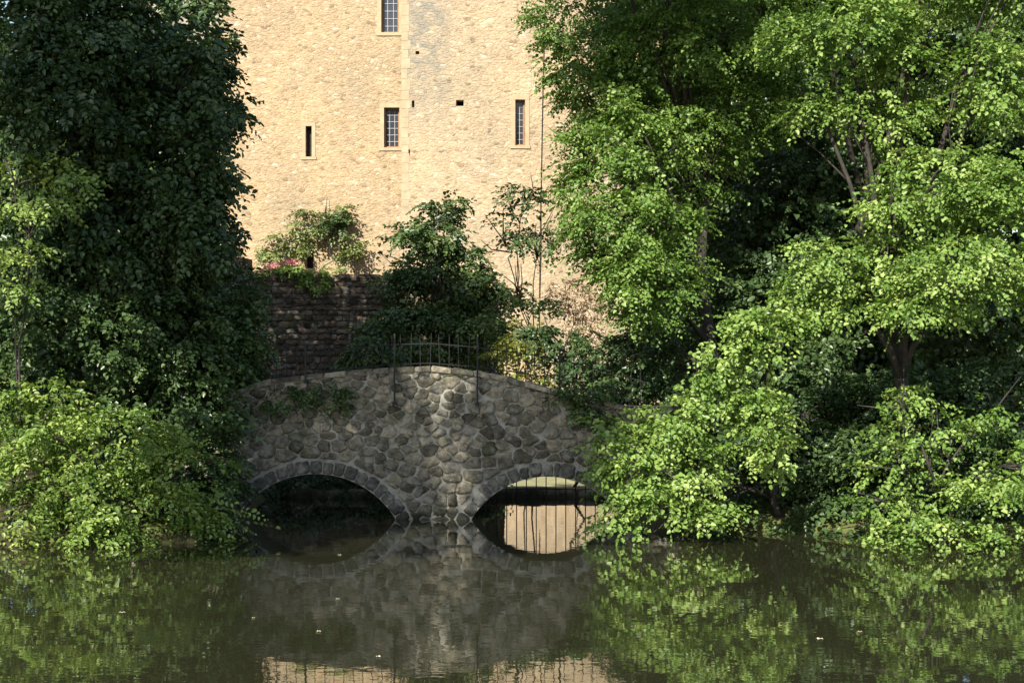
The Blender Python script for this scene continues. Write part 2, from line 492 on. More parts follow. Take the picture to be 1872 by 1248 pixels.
for a in W_left: window(map_left, *a[1:])
for a in W_right: window(map_right, *a[1:])
q = MB()          # long and short corner stones
z = .2
k = 0
while z < ZTOP - .3:
    h = rng0.uniform(.22, .36)
    wd = rng0.uniform(.17, .23) if k % 2 else rng0.uniform(.2, .28)
    a = map_right(X0, z, 0); b2 = map_right(X0 + wd, z, 0)
    t_ = b2 - a; L_ = np.linalg.norm(t_[:2]); t_ = np.array([t_[0], t_[1], 0]) / L_
    q.obox((a, t_, np.array([t_[1], -t_[0], 0]), np.array([0, 0, 1.])), (-.012, -.1, .006), (L_, .008, h - .006))
    z += h; k += 1
q.build("quoin", QUOIN, tower)
m = MB()
m.tube([map_right(hx(997), hz(-20), -.03), map_right(hx(992), hz(160), -.03), map_right(hx(988), hz(380), -.03), map_right(hx(984), hz(560), -.03), map_right(hx(983), hz(640), -.03)], .016, 5)
m.build("cable", IRON, tower)

# ------------------------------------------------------------------ relief stones
rng = np.random.default_rng(11)


def resample(poly, n):
    p = np.vstack([poly, poly[:1]])
    d = np.r_[0, np.cumsum(np.linalg.norm(np.diff(p, axis=0), axis=1))]
    t = np.linspace(0, d[-1], n, endpoint=False)
    return np.stack([np.interp(t, d, p[:, k]) for k in (0, 1)], -1)


def smooth_poly(p, it=1):
    for _ in range(it):
        p = .5 * p + .25 * (np.roll(p, 1, 0) + np.roll(p, -1, 0))
    return p


def relief(V, Fc, T, poly, y0, depth, gap=.014, n=18, tilt=.02, r=rng, round_=2):
    p = smooth_poly(resample(poly, n), round_)
    p = p + r.normal(0, .006, p.shape)
    c = p.mean(0)
    q = c + (p - c) * (1 - gap / (np.linalg.norm(p - c, axis=1, keepdims=True) + 1e-6))
    size = np.linalg.norm(p - c, axis=1).mean()
    sx, sz = r.normal(0, tilt, 2)
    t = float(np.clip(r.normal(.5, .27), 0, 1))
    n0 = len(V)
    rings = [(1.0, -.03), (1.0, depth * .35), (.9, depth * .78), (.62, depth * 1.0)]
    for k, (s, h) in enumerate(rings):
        for (x, z) in (c + (q - c) * s):
            hh = h + (r.normal(0, depth * .17) if k >= 2 else r.normal(0, .003)) + (sx * (x - c[0]) + sz * (z - c[1])) * (k > 0) / max(size, .05) * .5
            V.append((x, y0 - hh, z))
    V.append((c[0], y0 - depth * 1.03, c[1]))
    for k in range(3):
        for i in range(n):
            j = (i + 1) % n
            Fc.append([n0 + k * n + i, n0 + k * n + j, n0 + (k + 1) * n + j, n0 + (k + 1) * n + i]); T.append(t)
    for i in range(n):
        Fc.append([n0 + 3 * n + i, n0 + 3 * n + (i + 1) % n, n0 + 4 * n]); T.append(t)


def clip(poly, a, nrm):
    """keep the side where (p - a).nrm <= 0"""
    out = []
    for i in range(len(poly)):
        p, q = poly[i], poly[(i + 1) % len(poly)]
        dp, dq = (p - a) @ nrm, (q - a) @ nrm
        if dp <= 0: out.append(p)
        if dp * dq < 0: out.append(p + (q - p) * dp / (dp - dq))
    return np.array(out)


def voronoi(pts, box, asp):
    """cells of pts, clipped to box; asp stretches the metric so that cells lie flat"""
    s = np.array([1.0, asp])
    q = pts * s
    cells = []
    b0 = np.array([[box[0], box[2]], [box[1], box[2]], [box[1], box[3]], [box[0], box[3]]], float) * s
    for i in range(len(q)):
        d = np.linalg.norm(q - q[i], axis=1)
        poly = b0
        for j in np.argsort(d)[1:22]:
            if len(poly) < 3: break
            poly = clip(poly, (q[i] + q[j]) / 2, q[j] - q[i])
        cells.append(poly / s if len(poly) >= 3 else None)
    return cells


# ------------------------------------------------------------------ the bridge
BY, BT = 30.0, 1.3
bs = F / BY
bx = lambda x: (x - 936) / bs
bz = lambda y: CH - (y - HOR) / bs
top_px = np.array([(330, 740), (420, 712), (500, 692), (560, 685), (650, 677), (720, 671), (790, 669), (870, 678), (921, 687), (991, 706), (1083, 727), (1280, 775)], float)
ztop = lambda X: np.interp(X, bx(top_px[:, 0]), bz(top_px[:, 1]))
ARCH = []
for xc, yc, hw in ((577, 866, 1.5), (1000, 871, 1.42)):
    rise = bz(yc)
    R = (hw ** 2 + rise ** 2) / (2 * rise)
    ARCH.append((bx(xc), rise - R, R, hw))        # centre x, centre z, radius, half span at the water
RING = .27
bridge = empty("stone_bridge", (bx(790), BY, 0), "low stone footbridge of dark rubble with two rounded arches over the water", "bridge")
XA, XB = bx(330), bx(1285)


def intrados(X):
    z = np.full_like(X, -.6)
    for (cx, cz, R, hw) in ARCH:
        ins = np.abs(X - cx) <= R * .9995
        zz = cz + np.sqrt(np.maximum(0, R * R - (X - cx) ** 2))
        z = np.where((np.abs(X - cx) < hw + .03) & ins, np.maximum(zz, -.6), z)
    return z


xs = sorted(set(np.round(np.concatenate([np.linspace(XA, XB, 90)] + [a[0] + np.linspace(-1, 1, 41) * (a[3] + .02) for a in ARCH] + [[a[0] - a[3] - .04, a[0] + a[3] + .04] for a in ARCH]), 4)))
xs = np.array(xs)
zb, zt = intrados(xs), ztop(xs) - .035
V, Fc = [], []
for x, a, b_ in zip(xs, zb, zt): V += [(x, BY, a), (x, BY, b_), (x, BY + BT, b_), (x, BY + BT, a)]
for i in range(len(xs) - 1):
    k, l = 4 * i, 4 * (i + 1)
    Fc += [(k, l, l + 1, k + 1), (k + 1, l + 1, l + 2, k + 2), (k + 2, l + 2, l + 3, k + 3), (k + 3, l + 3, l, k)]
mesh("core", V, Fc, MORTAR, bridge)

# rubble face
box = (XA, XB, -.45, 2.95)
pts = []
tries = 0
while tries < 9000:
    tries += 1
    p = np.array([rng.uniform(XA, XB), rng.uniform(-.4, 2.9)])
    if p[1] > ztop(p[0]) - .02: continue
    if any(math.hypot(p[0] - a[0], p[1] - a[1]) < a[2] + RING + .03 for a in ARCH): continue
    rmin = .13 + .27 * rng.random() ** 1.7
    if all(math.hypot(p[0] - q[0], (p[1] - q[1]) * 1.4) > (rmin + q[2]) / 2 for q in pts):
        pts.append((p[0], p[1], rmin))
# dummy seeds above the top and inside the rings keep the border cells tidy
real = len(pts)
P2 = np.array([(a, b_) for a, b_, _ in pts])
extra = [(x, ztop(x) + .12) for x in np.arange(XA, XB, .3)]
for a in ARCH:
    for rr, st in ((a[2] + RING - .12, .14), (a[2] - .15, .2), (a[2] - .5, .3), (a[2] - 1.0, .5)):
        extra += [(a[0] + rr * math.sin(t), a[1] + rr * math.cos(t)) for t in np.arange(-1.5, 1.5, st / max(rr, .3))]
P2 = np.vstack([P2, np.array(extra)])
cells = voronoi(P2, box, 1.4)
V, Fc, T = [], [], []
for c in cells[:real]:
    if c is None: continue
    p = resample(c, 26)
    for a in ARCH:
        d = p - np.array([a[0], a[1]])
        r_ = np.linalg.norm(d, axis=1, keepdims=True)
        lim = a[2] + RING + .012
        p = np.where(r_ < lim, np.array([a[0], a[1]]) + d / np.maximum(r_, 1e-6) * lim, p)
    p[:, 1] = np.minimum(p[:, 1], ztop(p[:, 0]) - .1)
    if np.ptp(p[:, 1]) < .05 or np.ptp(p[:, 0]) < .05: continue
    relief(V, Fc, T, p, BY, rng.uniform(.025, .065), gap=rng.uniform(.004, .014), tilt=.05, n=26, round_=1)
mesh("rubble_face", V, Fc, BRIDGE, bridge, smooth=True, tint=T)
# arch rings
for a in ARCH:
    th = math.acos(max(-1, min(1, (-.25 - a[1]) / a[2])))
    nv = 21
    ang = np.linspace(-th, th, nv + 1) + np.r_[0, rng.normal(0, .012, nv - 1), 0]
    V, Fc, T = [], [], []
    for t0, t1 in zip(ang[:-1], ang[1:]):
        r1 = a[2] + RING * rng.uniform(.82, 1.05)
        q = [(a[0] + r * math.sin(t), a[1] + r * math.cos(t)) for r, t in ((a[2] + .002, t0), (a[2] + .002, t1), (r1, t1), (r1, t0))]
        relief(V, Fc, T, np.array(q), BY, rng.uniform(.03, .06), gap=.012, tilt=.012, round_=1)
    mesh("arch_ring", V, Fc, VOUSS, bridge, smooth=True, tint=T)
# coping of flat slabs
V, Fc, T = [], [], []
x = bx(455)
while x < bx(1150):
    wd = rng.uniform(.28, .55)
    zc = float(ztop(x + wd / 2)); sl_ = float(ztop(x + wd) - ztop(x))
    n0 = len(V); h = rng.uniform(.075, .1)
    for (yy) in (BY - .07 + rng.uniform(-.02, .02), BY + .42):
        for (xx, zz) in ((x + .01, zc - sl_ / 2 - h), (x + wd - .01, zc + sl_ / 2 - h), (x + wd - .012, zc + sl_ / 2 - .012), (x + wd - .04, zc + sl_ / 2 + rng.uniform(-.01, .012)), (x + .04, zc - sl_ / 2 + rng.uniform(-.01, .012)), (x + .012, zc - sl_ / 2 - .012)):
            V.append((xx, yy, zz))
    t = rng.random()
    Fc.append([n0 + i for i in range(6)]); T.append(t)
    Fc.append([n0 + 6 + i for i in range(6)][::-1]); T.append(t)
    for i in range(6):
        j = (i + 1) % 6
        Fc.append([n0 + j, n0 + i, n0 + 6 + i, n0 + 6 + j]); T.append(t)
    x += wd
mesh("coping", V, Fc, BRIDGE, bridge, tint=T)

# railing on the bridge
fence = empty("iron_railing", (bx(790), BY, 2.7), "rusty iron railing with thin upright bars running along the top of the stone bridge", "railing")
rail_px = np.array([(440, 668), (480, 660), (548, 650), (612, 641), (715, 630), (790, 628), (873, 635), (940, 644), (1023, 657), (1150, 690), (1190, 702)], float)
rz = lambda X: float(np.interp(X, bx(rail_px[:, 0]), bz(rail_px[:, 1])))
FY = BY + .1
for off, rad in ((0, .011), (-.36, .009)):
    m = MB(); m.tube([(X, FY, max(rz(X) + off, float(ztop(X)) + .03)) for X in bx(np.linspace(452, 1185, 40))], rad, 5); m.build("rail", IRON, fence)
posts = [bx(v) for v in (560, 722, 873, 1023)]
for X in posts:
    zf = bz(737) if abs(X + .9) < 1.6 else float(ztop(X)) - .12
    m = MB(); m.box((X - .016, BY - .14, zf), (X + .016, BY - .108, rz(X) + .2)); m.box((X - .035, BY - .16, zf - .03), (X + .035, BY - .02, zf + .03))
    m.box((X - .02, BY - .107, rz(X) - .05), (X + .02, FY + .02, rz(X) - .02))
    m.build("post", IRON, fence)
X = bx(452)
while X < bx(1185):
    if min(abs(X - p) for p in posts) > .05:
        m = MB(); top = rz(X) + .19 + rng.uniform(-.02, .02)
        dx = rng.normal(0, .008)
        m.tube([(X, FY, float(ztop(X)) - .03), (X + dx, FY, top - .06), (X + dx, FY, top)], [.0075, .0075, .0025], 5)
        m.build("bar", IRON, fence)
    X += .1755

# grille across the far side of the right arch
for (cx, cz, R, hw), lab in zip(ARCH[1:], ("iron water grille of upright bars closing the bright right arch of the bridge",)):
    g = empty("iron_grille", (cx, BY + BT - .1, 0), lab, "grille")
    X = cx - hw + .12
    while X < cx + hw - .05:
        zt_ = cz + math.sqrt(max(0, R * R - (X - cx) ** 2))
        if zt_ > .05:
            m = MB(); m.tube([(X, BY + BT - .1, -.3), (X, BY + BT - .1, zt_ + .03)], .0105, 5); m.build("bar", IRON, g)
        X += .187

# low stone edge of the moat behind the bridge
m = MB()
V, Fc, T = [], [], []
x = -7.5
while x < 5.5:
    wd = rng.uniform(.35, .7)
    relief(V, Fc, T, np.array([(x, -.15), (x + wd, -.15), (x + wd, .235 + rng.uniform(-.02, .02)), (x, .235 + rng.uniform(-.02, .02))]), 33.95, .06, n=16, round_=1)
    x += wd
m = MB(); m.box((-7.6, 33.95, -.4), (5.6, 34.35, .215))
ed = m.build("moat_kerb", GARDEN); tag(ed, "low dark stone kerb along the far bank of the moat behind the bridge", "kerb")
mesh("kerb_stones", V, Fc, BRIDGE, ed, smooth=True, tint=T)

# ------------------------------------------------------------------ the garden wall in shade
GY = 44.0
gs = F / GY
gX = lambda x: (x - 936) / gs
gZ = lambda y: CH - (y - HOR) / gs
gw = empty("garden_wall", (gX(650), GY, 0), "tall dark garden wall of brown rubble standing in shade before the tower", "wall")


def slab(name, prof, y0, y1, mat, parent):
    n_ = len(prof)
    V = [(x, y0, z) for x, z in prof] + [(x, y1, z) for x, z in prof]
    return mesh(name, V, [list(range(n_)), list(range(2 * n_ - 1, n_ - 1, -1))] + [[(i + 1) % n_, i, n_ + i, n_ + (i + 1) % n_] for i in range(n_)], mat, parent)


tops = [(gX(x), gZ(505 + rng.uniform(-3, 3))) for x in np.arange(874, 459, -14)]
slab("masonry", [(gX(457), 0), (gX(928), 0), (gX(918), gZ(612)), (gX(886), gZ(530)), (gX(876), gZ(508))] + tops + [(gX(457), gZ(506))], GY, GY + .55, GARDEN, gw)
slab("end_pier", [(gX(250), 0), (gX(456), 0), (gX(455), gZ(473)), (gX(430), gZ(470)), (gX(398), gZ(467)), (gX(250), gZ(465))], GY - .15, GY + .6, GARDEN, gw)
V, Fc, T = [], [], []
z = 1.2
while z < gZ(505) - .1:
    h = rng.uniform(.11, .2)
    x = gX(459) - rng.uniform(0, .05)
    while x < gX(905):
        wd = rng.uniform(.16, .42)
        if not (z < gZ(560) < z + h):
            j_ = lambda: rng.uniform(-.018, .018)
            relief(V, Fc, T, np.array([(x + j_(), z + j_()), (x + wd + j_(), z + j_()), (x + wd + j_(), z + h + j_()), (x + j_(), z + h + j_())]), GY, rng.uniform(.02, .06), gap=.012, n=14, tilt=.03, round_=1)
        x += wd
    z += h
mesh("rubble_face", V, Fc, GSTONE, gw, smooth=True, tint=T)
m = MB()
x = gX(458)
while x < gX(880):
    wd = rng.uniform(.2, .45); h = rng.uniform(.06, .12); z = gZ(505) - .05
    m.box((x + .01, GY - .06 + rng.uniform(-.03, .03), z), (x + wd - .01, GY + .6, z + h)); x += wd
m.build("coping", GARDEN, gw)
m = MB(); m.box((gX(458), GY - .05, gZ(566)), (gX(880), GY + .01, gZ(560))); m.build("ledge", GARDEN, gw)

# ------------------------------------------------------------------ foliage
SHAPES = {   # outline of half a leaf: (along, across)
    "round": ((.26, .40), (.68, .31)), "oval": ((.3, .3), (.7, .27)), "long": ((.3, .2), (.72, .18)),
}


def norm(a): return a / (np.linalg.norm(a, axis=-1, keepdims=True) + 1e-9)


class Leaves:
    def __init__(s, seed):
        s.r = np.random.default_rng(seed); s.p, s.d, s.n, s.s, s.t = [], [], [], [], []

    def add(s, p, d, n, sz, t):
        s.p.append(p); s.d.append(d); s.n.append(n); s.s.append(sz); s.t.append(t)

    def sprays(s, o, out, nl, length, size, droop, tone, up=.75):
        """o: spray origins (k,3); out: outward directions (k,3)"""
        r = s.r; k = len(o)
        ax = norm(out * np.array([1, 1, .35]) + r.normal(0, .45, (k, 3)) * np.array([1, 1, .5]) + np.array([0, 0, -droop]))
        nn = norm(np.array([0, 0, up]) + out * (1 - up) + r.normal(0, .28, (k, 3)))
        nn = norm(nn - ax * (nn * ax).sum(1, keepdims=True))
        side = np.cross(ax, nn)
        tn = np.clip(tone + r.normal(0, .13, (k, 1)), 0, 1)
        L_ = length * r.uniform(.6, 1.25, (k, 1))
        for j in range(nl):
            f = (j + .4) / nl
            sg = 1 if j % 2 else -1
            if j == nl - 1: sg = 0
            p = o + ax * L_ * f + np.array([0, 0, -1]) * droop * .35 * L_ * f * f + side * sg * size * .12
            d = norm(ax * .55 + side * sg * .9 + r.normal(0, .22, (k, 3)) + np.array([0, 0, -.18 * droop]))
            n_ = norm(nn + r.normal(0, .33, (k, 3)))
            s.add(p, d, n_, size * r.uniform(.5, 1.3, k) * (1 - .25 * f), np.clip(tn[:, 0] + r.normal(0, .12, k), 0, 1))

    def lobe(s, c, rad, dens=1.0, size=.105, nl=9, length=.42, droop=.4, tone=.5, clump=.37, core=.4, up=.75):
        r = s.r
        c = np.array(c, float); rad = np.array(rad, float)
        area = 4 * math.pi * ((rad[0] * rad[1]) ** 1.6 / 3 + (rad[0] * rad[2]) ** 1.6 / 3 + (rad[1] * rad[2]) ** 1.6 / 3) ** (1 / 1.6)
        nc = max(4, int(area / (clump * clump * 2.6) * dens))
        u = norm(r.normal(size=(nc, 3)))
        cc = c + u * rad * (r.uniform(.72, 1.08, (nc, 1)))
        cr = clump * r.uniform(.55, 1.3, (nc, 1))
        tone_c = tone + r.normal(0, .1, (nc, 1))
        ks = max(5, int(17 * dens ** .3))
        uu = norm(r.normal(size=(nc, ks, 3)))
        o = cc[:, None, :] + uu * (cr[:, None, :] * np.array([1.15, 1.15, .62])) * r.uniform(.35, 1, (nc, ks, 1))
        out = norm(uu * .6 + u[:, None, :] * .8)
        s.sprays(o.reshape(-1, 3), out.reshape(-1, 3), nl, length, size, droop, np.repeat(tone_c, ks, 0), up)
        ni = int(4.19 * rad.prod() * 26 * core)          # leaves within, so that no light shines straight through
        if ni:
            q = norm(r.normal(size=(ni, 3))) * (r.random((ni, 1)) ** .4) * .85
            s.sprays(c + q * rad, norm(q + 1e-4), 5, length * 1.2, size * 1.35, droop, np.full((ni, 1), tone - .12), up)  # inner leaves toned darker, the crown's inner shade put into colour

    def build(s, name, mat, parent, shape="round", fold=.2):
        p, d, n = (np.concatenate(a) for a in (s.p, s.d, s.n)); sz = np.concatenate(s.s)[:, None]; t = np.concatenate(s.t)
        n = norm(n - d * (n * d).sum(1, keepdims=True)); sd = np.cross(d, n)
        (a1, w1), (a2, w2) = SHAPES[shape]
        k = len(p)
        V = np.empty((k, 6, 3), np.float32)
        rise = n * sz * fold
        V[:, 0] = p
        V[:, 1] = p + d * sz * a1 + sd * sz * w1 + rise
        V[:, 2] = p + d * sz * a2 + sd * sz * w2 + rise * .8
        V[:, 3] = p + d * sz - n * sz * .12
        V[:, 4] = p + d * sz * a2 - sd * sz * w2 + rise * .8
        V[:, 5] = p + d * sz * a1 - sd * sz * w1 + rise
        base = (np.arange(k) * 6)[:, None]
        idx = np.concatenate([base + np.array([0, 1, 2, 3]), base + np.array([0, 3, 4, 5])], 1).reshape(-1)
        me = bpy.data.meshes.new(name)
        me.vertices.add(k * 6); me.vertices.foreach_set("co", V.reshape(-1))
        me.loops.add(k * 8); me.loops.foreach_set("vertex_index", idx.astype(np.int32))
        me.polygons.add(k * 2)
        me.polygons.foreach_set("loop_start", (np.arange(k * 2) * 4).astype(np.int32))
        me.polygons.foreach_set("loop_total", np.full(k * 2, 4, np.int32))
        a = me.attributes.new("tint", 'FLOAT', 'FACE'); a.data.foreach_set("value", np.repeat(t, 2).astype(np.float32))
        me.materials.append(mat)
        me.update(calc_edges=True)
        NL[0] += k
        return link(name, me, parent)


NL = [0]
SEED = [100]


def wood(parent, base, lobes, r0, name="trunk", seed=1, trunk_top=None):
    """trunk with limbs reaching into the lobes of the crown"""
    r = np.random.default_rng(seed)
    base = np.array(base, float)
    cs = [np.array(l[0]) for l in lobes]
    top = np.array(trunk_top if trunk_top is not None else np.mean(cs, 0))
    m = MB()
    N_ = 7
    tr = [base + (top - base) * i / (N_ - 1) + r.normal(0, .09, 3) * np.array([1, 1, .2]) * (0 < i < N_ - 1) for i in range(N_)]
    m.tube(tr, [r0 * (1.35 if i == 0 else 1 - .62 * i / (N_ - 1)) for i in range(N_)], 9)
    for c in cs:
        k = int(np.clip(1 + 4 * (c[2] - base[2]) / max(.5, top[2] - base[2]), 1, N_ - 1)) - r.integers(0, 2)
        st = tr[max(1, k)]
        L_ = [st + (c - st) * f + r.normal(0, .07, 3) * (0 < f < 1) + np.array([0, 0, .18 * np.linalg.norm(c - st) * math.sin(math.pi * f) * .5]) for f in np.linspace(0, 1, 6)]
        m.tube(L_, [r0 * .3 * (1 - .85 * f) + .008 for f in np.linspace(0, 1, 6)], 6)
        for _ in range(4):
            e = c + norm(r.normal(size=3)) * np.array([.75, .75, .6]) * .9
            q = L_[3 + r.integers(0, 2)]
            m.tube([q, (q + e) / 2 + r.normal(0, .06, 3), e], [.022, .014, .006], 4)
    return m.build(name, BARK, parent, smooth=True)


def L3(x, y, Y, rx, ry, rY):
    """lobe given in photo pixels at a depth: centre, radii"""
    s = Y / F
    return (P(x, y, Y), np.array([rx * s, rY, ry * s]))


def plant(name, label, cat, base, lobes, kind="hazel", shape="round", r0=.12, group=None, crown="crown", trunk="trunk", trunk_top=None, **kw):
    SEED[0] += 7
    base = np.array(base, float)
    t = empty(name, tuple(base), label, cat, group)
    lv = Leaves(SEED[0])
    ls = []
    for l in lobes:
        k2 = dict(kw)
        if len(l) > 6: k2.update(l[6])
        c, rad = L3(*l[:6]); ls.append((c, rad))
        lv.lobe(c, rad, **k2)
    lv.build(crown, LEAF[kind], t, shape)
    if r0: wood(t, base, ls, r0, trunk, SEED[0], trunk_top)
    return t


def gpos(x, Y):
    X = (x - 936) * Y / F
    return (X, Y, float(terrain(np.array(X), np.array(Y))) - .1)


# right bank
plant("leaning_tree", "broad bright green tree leaning over the right bank, forked trunk in its shade", "tree", gpos(1690, 28.6), [
    (1720, 330, 27.6, 110, 70, 1.0), (1640, 380, 27.2, 60, 28, .6), (1820, 140, 28, 75, 80, 1.0), (1760, 500, 26.7, 110, 70, .9), (1850, 400, 27, 80, 120, 1.0), (1690, 560, 26.6, 60, 32, .5), 
    (1530, 485, 27.2, 80, 42, .7), (1590, 540, 27, 60, 26, .5), (1620, 470, 27.2, 50, 35, .5), (1540, 60, 28.6, 130, 62, 1.1), (1470, 185, 28.8, 62, 24, .5), (1560, 190, 28.6, 55, 28, .5), (1660, 120, 28.8, 50, 60, .7), (1640, 230, 28.9, 60, 45, .6), (1690, -40, 29, 160, 60, 1.2), (1850, -20, 28.6, 90, 60, 1.1)], r0=.2, trunk_top=P(1625, 575, 28.3), tone=.58, size=.095)
plant("hazel_tree", "leafy green tree just right of the tower with its lower half in sun", "tree", gpos(1330, 31.6), [
    (1145, 400, 30.2, 85, 60, .9), (1200, 400, 30, 75, 50, .7), (1190, 510, 29.8, 75, 50, .8), (1140, 480, 30.4, 50, 60, .8), (1140, 240, 30.6, 34, 60, .5), (1180, 250, 30.4, 45, 45, .5), (1180, 560, 30.4, 36, 40, .5),
    (1100, 290, 31.4, 45, 60, .7), (1085, 140, 33, 70, 80, 1.0), (1060, 20, 33, 80, 60, 1.0), (1210, 110, 33.2, 120, 100, 1.2), (1330, 180, 33, 110, 90, 1.2), (1370, 50, 33, 110, 90, 1.2), (1250, 300, 32.4, 80, 60, .8), (1180, 200, 32, 70, 70, .8), (1290, 240, 31.8, 60, 40, .6), (1300, 60, 31.3, 90, 80, .8), (1190, 60, 31.6, 70, 70, .8),
    (1066, 345, 30.9, 28, 40, .5), (1058, 250, 31.6, 20, 22, .3), (1075, 430, 30.8, 24, 45, .4),
    (1080, -180, 29.6, 100, 110, 1.3), (1210, -180, 29.6, 100, 110, 1.3), (1330, -180, 29.4, 100, 110, 1.3)], r0=.16, trunk_top=P(1250, 150, 32.4), tone=.45, size=.092)  # lobes above the frame are added, unseen, to shade the upper crown
plant("drooping_hazel", "bright green bush drooping to the water over the right end of the bridge", "bush", gpos(1430, 28.7), [
    (1410, 600, 27.2, 75, 40, .5), (1470, 560, 27.2, 50, 32, .5), (1330, 640, 27.1, 55, 26, .4), (1210, 755, 27.2, 75, 42, .6), (1165, 850, 27.0, 55, 50, .5), (1245, 840, 27.1, 60, 56, .6), (1110, 790, 27.2, 25, 30, .3),
    (1155, 930, 26.8, 40, 30, .4), (1390, 775, 26.8, 56, 34, .4), (1300, 930, 26.8, 28, 18, .25), (1425, 830, 26.8, 18, 18, .2), (1355, 710, 27.1, 40, 30, .35), (1225, 920, 26.8, 40, 20, .3), (1280, 690, 27.1, 40, 26, .3)], r0=.07, trunk_top=P(1390, 700, 27.9), tone=.62, size=.102, core=.3)
plant("bank_bush", "low bush with round leaves hanging over the water in the right corner", "bush", gpos(1740, 27.6), [
    (1640, 725, 27.1, 60, 20, .4, dict(dens=.5)), (1700, 785, 27.0, 60, 20, .4, dict(dens=.5)), (1830, 740, 27.2, 60, 36, .5, dict(dens=.6)), (1640, 850, 27.1, 40, 30, .4, dict(dens=.35)), (1660, 975, 26.2, 80, 32, .45), (1610, 925, 26.7, 40, 22, .4, dict(dens=.4)), (1820, 925, 25.7, 75, 55, .6), (1740, 985, 25.9, 60, 24, .4), (1570, 995, 26.8, 36, 14, .3), (1870, 860, 25.9, 50, 50, .5)], r0=.05, tone=.56, size=.098, core=.25)
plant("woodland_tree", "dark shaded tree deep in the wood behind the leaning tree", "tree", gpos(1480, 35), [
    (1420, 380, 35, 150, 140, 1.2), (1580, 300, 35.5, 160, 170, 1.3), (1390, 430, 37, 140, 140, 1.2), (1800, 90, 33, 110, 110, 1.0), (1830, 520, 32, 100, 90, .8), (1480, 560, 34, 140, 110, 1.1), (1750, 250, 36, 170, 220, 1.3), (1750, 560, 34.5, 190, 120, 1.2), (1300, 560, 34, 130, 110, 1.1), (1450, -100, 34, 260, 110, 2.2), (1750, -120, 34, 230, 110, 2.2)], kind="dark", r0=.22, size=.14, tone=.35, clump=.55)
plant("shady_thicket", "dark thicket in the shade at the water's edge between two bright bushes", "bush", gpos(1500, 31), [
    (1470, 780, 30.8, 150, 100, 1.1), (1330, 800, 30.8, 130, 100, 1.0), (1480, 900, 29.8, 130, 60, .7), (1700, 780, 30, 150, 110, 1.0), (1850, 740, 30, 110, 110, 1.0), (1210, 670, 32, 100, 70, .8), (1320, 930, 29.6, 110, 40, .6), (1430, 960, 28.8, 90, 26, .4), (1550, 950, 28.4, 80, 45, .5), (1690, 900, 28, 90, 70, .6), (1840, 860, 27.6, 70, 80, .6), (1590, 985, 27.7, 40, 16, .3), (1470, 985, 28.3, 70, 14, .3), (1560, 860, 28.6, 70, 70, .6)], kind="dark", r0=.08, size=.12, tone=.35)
for (x_, Y_, ry_, lab) in ((1300, 47, 700, "farthest dark tree in the wood right of the tower"), (1500, 45, 800, "far dark tree filling the gap behind the hazel tree"), (1900, 43, 800, "far dark tree behind the right edge of the wood")):
    plant("far_tree", lab, "tree", gpos(x_, Y_), [
        (x_ + 40, 250, Y_, 220, 200, 2.2), (x_ + 60, 600, Y_ - 2, 200, 160, 1.8), (x_ + 30, -150, Y_, 230, 220, 2.4)], kind="dark", r0=.3, size=.22, length=.7, clump=.8, dens=1.7, core=.7, tone=.35, group="dark trees far behind the right bank")

# left bank
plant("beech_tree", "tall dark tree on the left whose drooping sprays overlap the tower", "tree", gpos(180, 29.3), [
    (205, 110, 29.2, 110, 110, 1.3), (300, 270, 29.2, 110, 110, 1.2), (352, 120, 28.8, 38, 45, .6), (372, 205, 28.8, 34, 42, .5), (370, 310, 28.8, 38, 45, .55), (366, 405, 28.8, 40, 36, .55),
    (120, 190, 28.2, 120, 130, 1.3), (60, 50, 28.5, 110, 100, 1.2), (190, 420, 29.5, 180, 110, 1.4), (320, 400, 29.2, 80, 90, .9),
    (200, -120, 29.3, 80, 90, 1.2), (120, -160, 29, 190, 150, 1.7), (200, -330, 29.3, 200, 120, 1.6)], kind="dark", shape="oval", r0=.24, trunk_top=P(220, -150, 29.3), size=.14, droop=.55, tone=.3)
plant("ash_sapling", "thin sapling with sunlit yellow green sprays at the far left", "tree", gpos(20, 27.6), [
    (110, 320, 27.2, 60, 28, .4), (60, 360, 27.2, 55, 25, .4), (30, 490, 27.1, 50, 40, .45), (10, 300, 27.2, 40, 30, .4)], kind="hazel", shape="oval", r0=.03, dens=.9, core=.1, tone=.8, trunk_top=P(50, 330, 27.3))
plant("ivy_thicket", "dark ivy covered thicket between the left trees and the bridge", "bush", gpos(280, 30), [
    (110, 600, 29, 160, 110, 1.2), (330, 610, 30, 130, 110, 1.1), (430, 570, 31.2, 55, 65, .7), (392, 740, 30.4, 55, 90, .6), (250, 560, 29.7, 150, 100, 1.1), (300, 740, 29.2, 120, 80, .9), (425, 655, 31, 38, 60, .6), (378, 860, 29.2, 45, 80, .5), (10, 700, 29.3, 60, 60, .6), (100, 720, 29, 80, 40, .5)], kind="dark", r0=.1, size=.11, tone=.45)
plant("bramble_bush", "sunlit bramble bush tumbling down the left bank into the water", "bush", gpos(150, 27.7), [
    (60, 770, 27, 85, 65, .7), (200, 800, 27.2, 110, 60, .7), (40, 910, 26.5, 65, 70, .6), (260, 930, 26.7, 95, 52, .6), (330, 880, 27.2, 42, 85, .5), (130, 975, 26.3, 100, 28, .35), (390, 965, 27.3, 45, 26, .35), (150, 890, 26.9, 80, 50, .6)], kind="bramble", shape="oval", r0=.04, size=.1, tone=.6, length=.38)
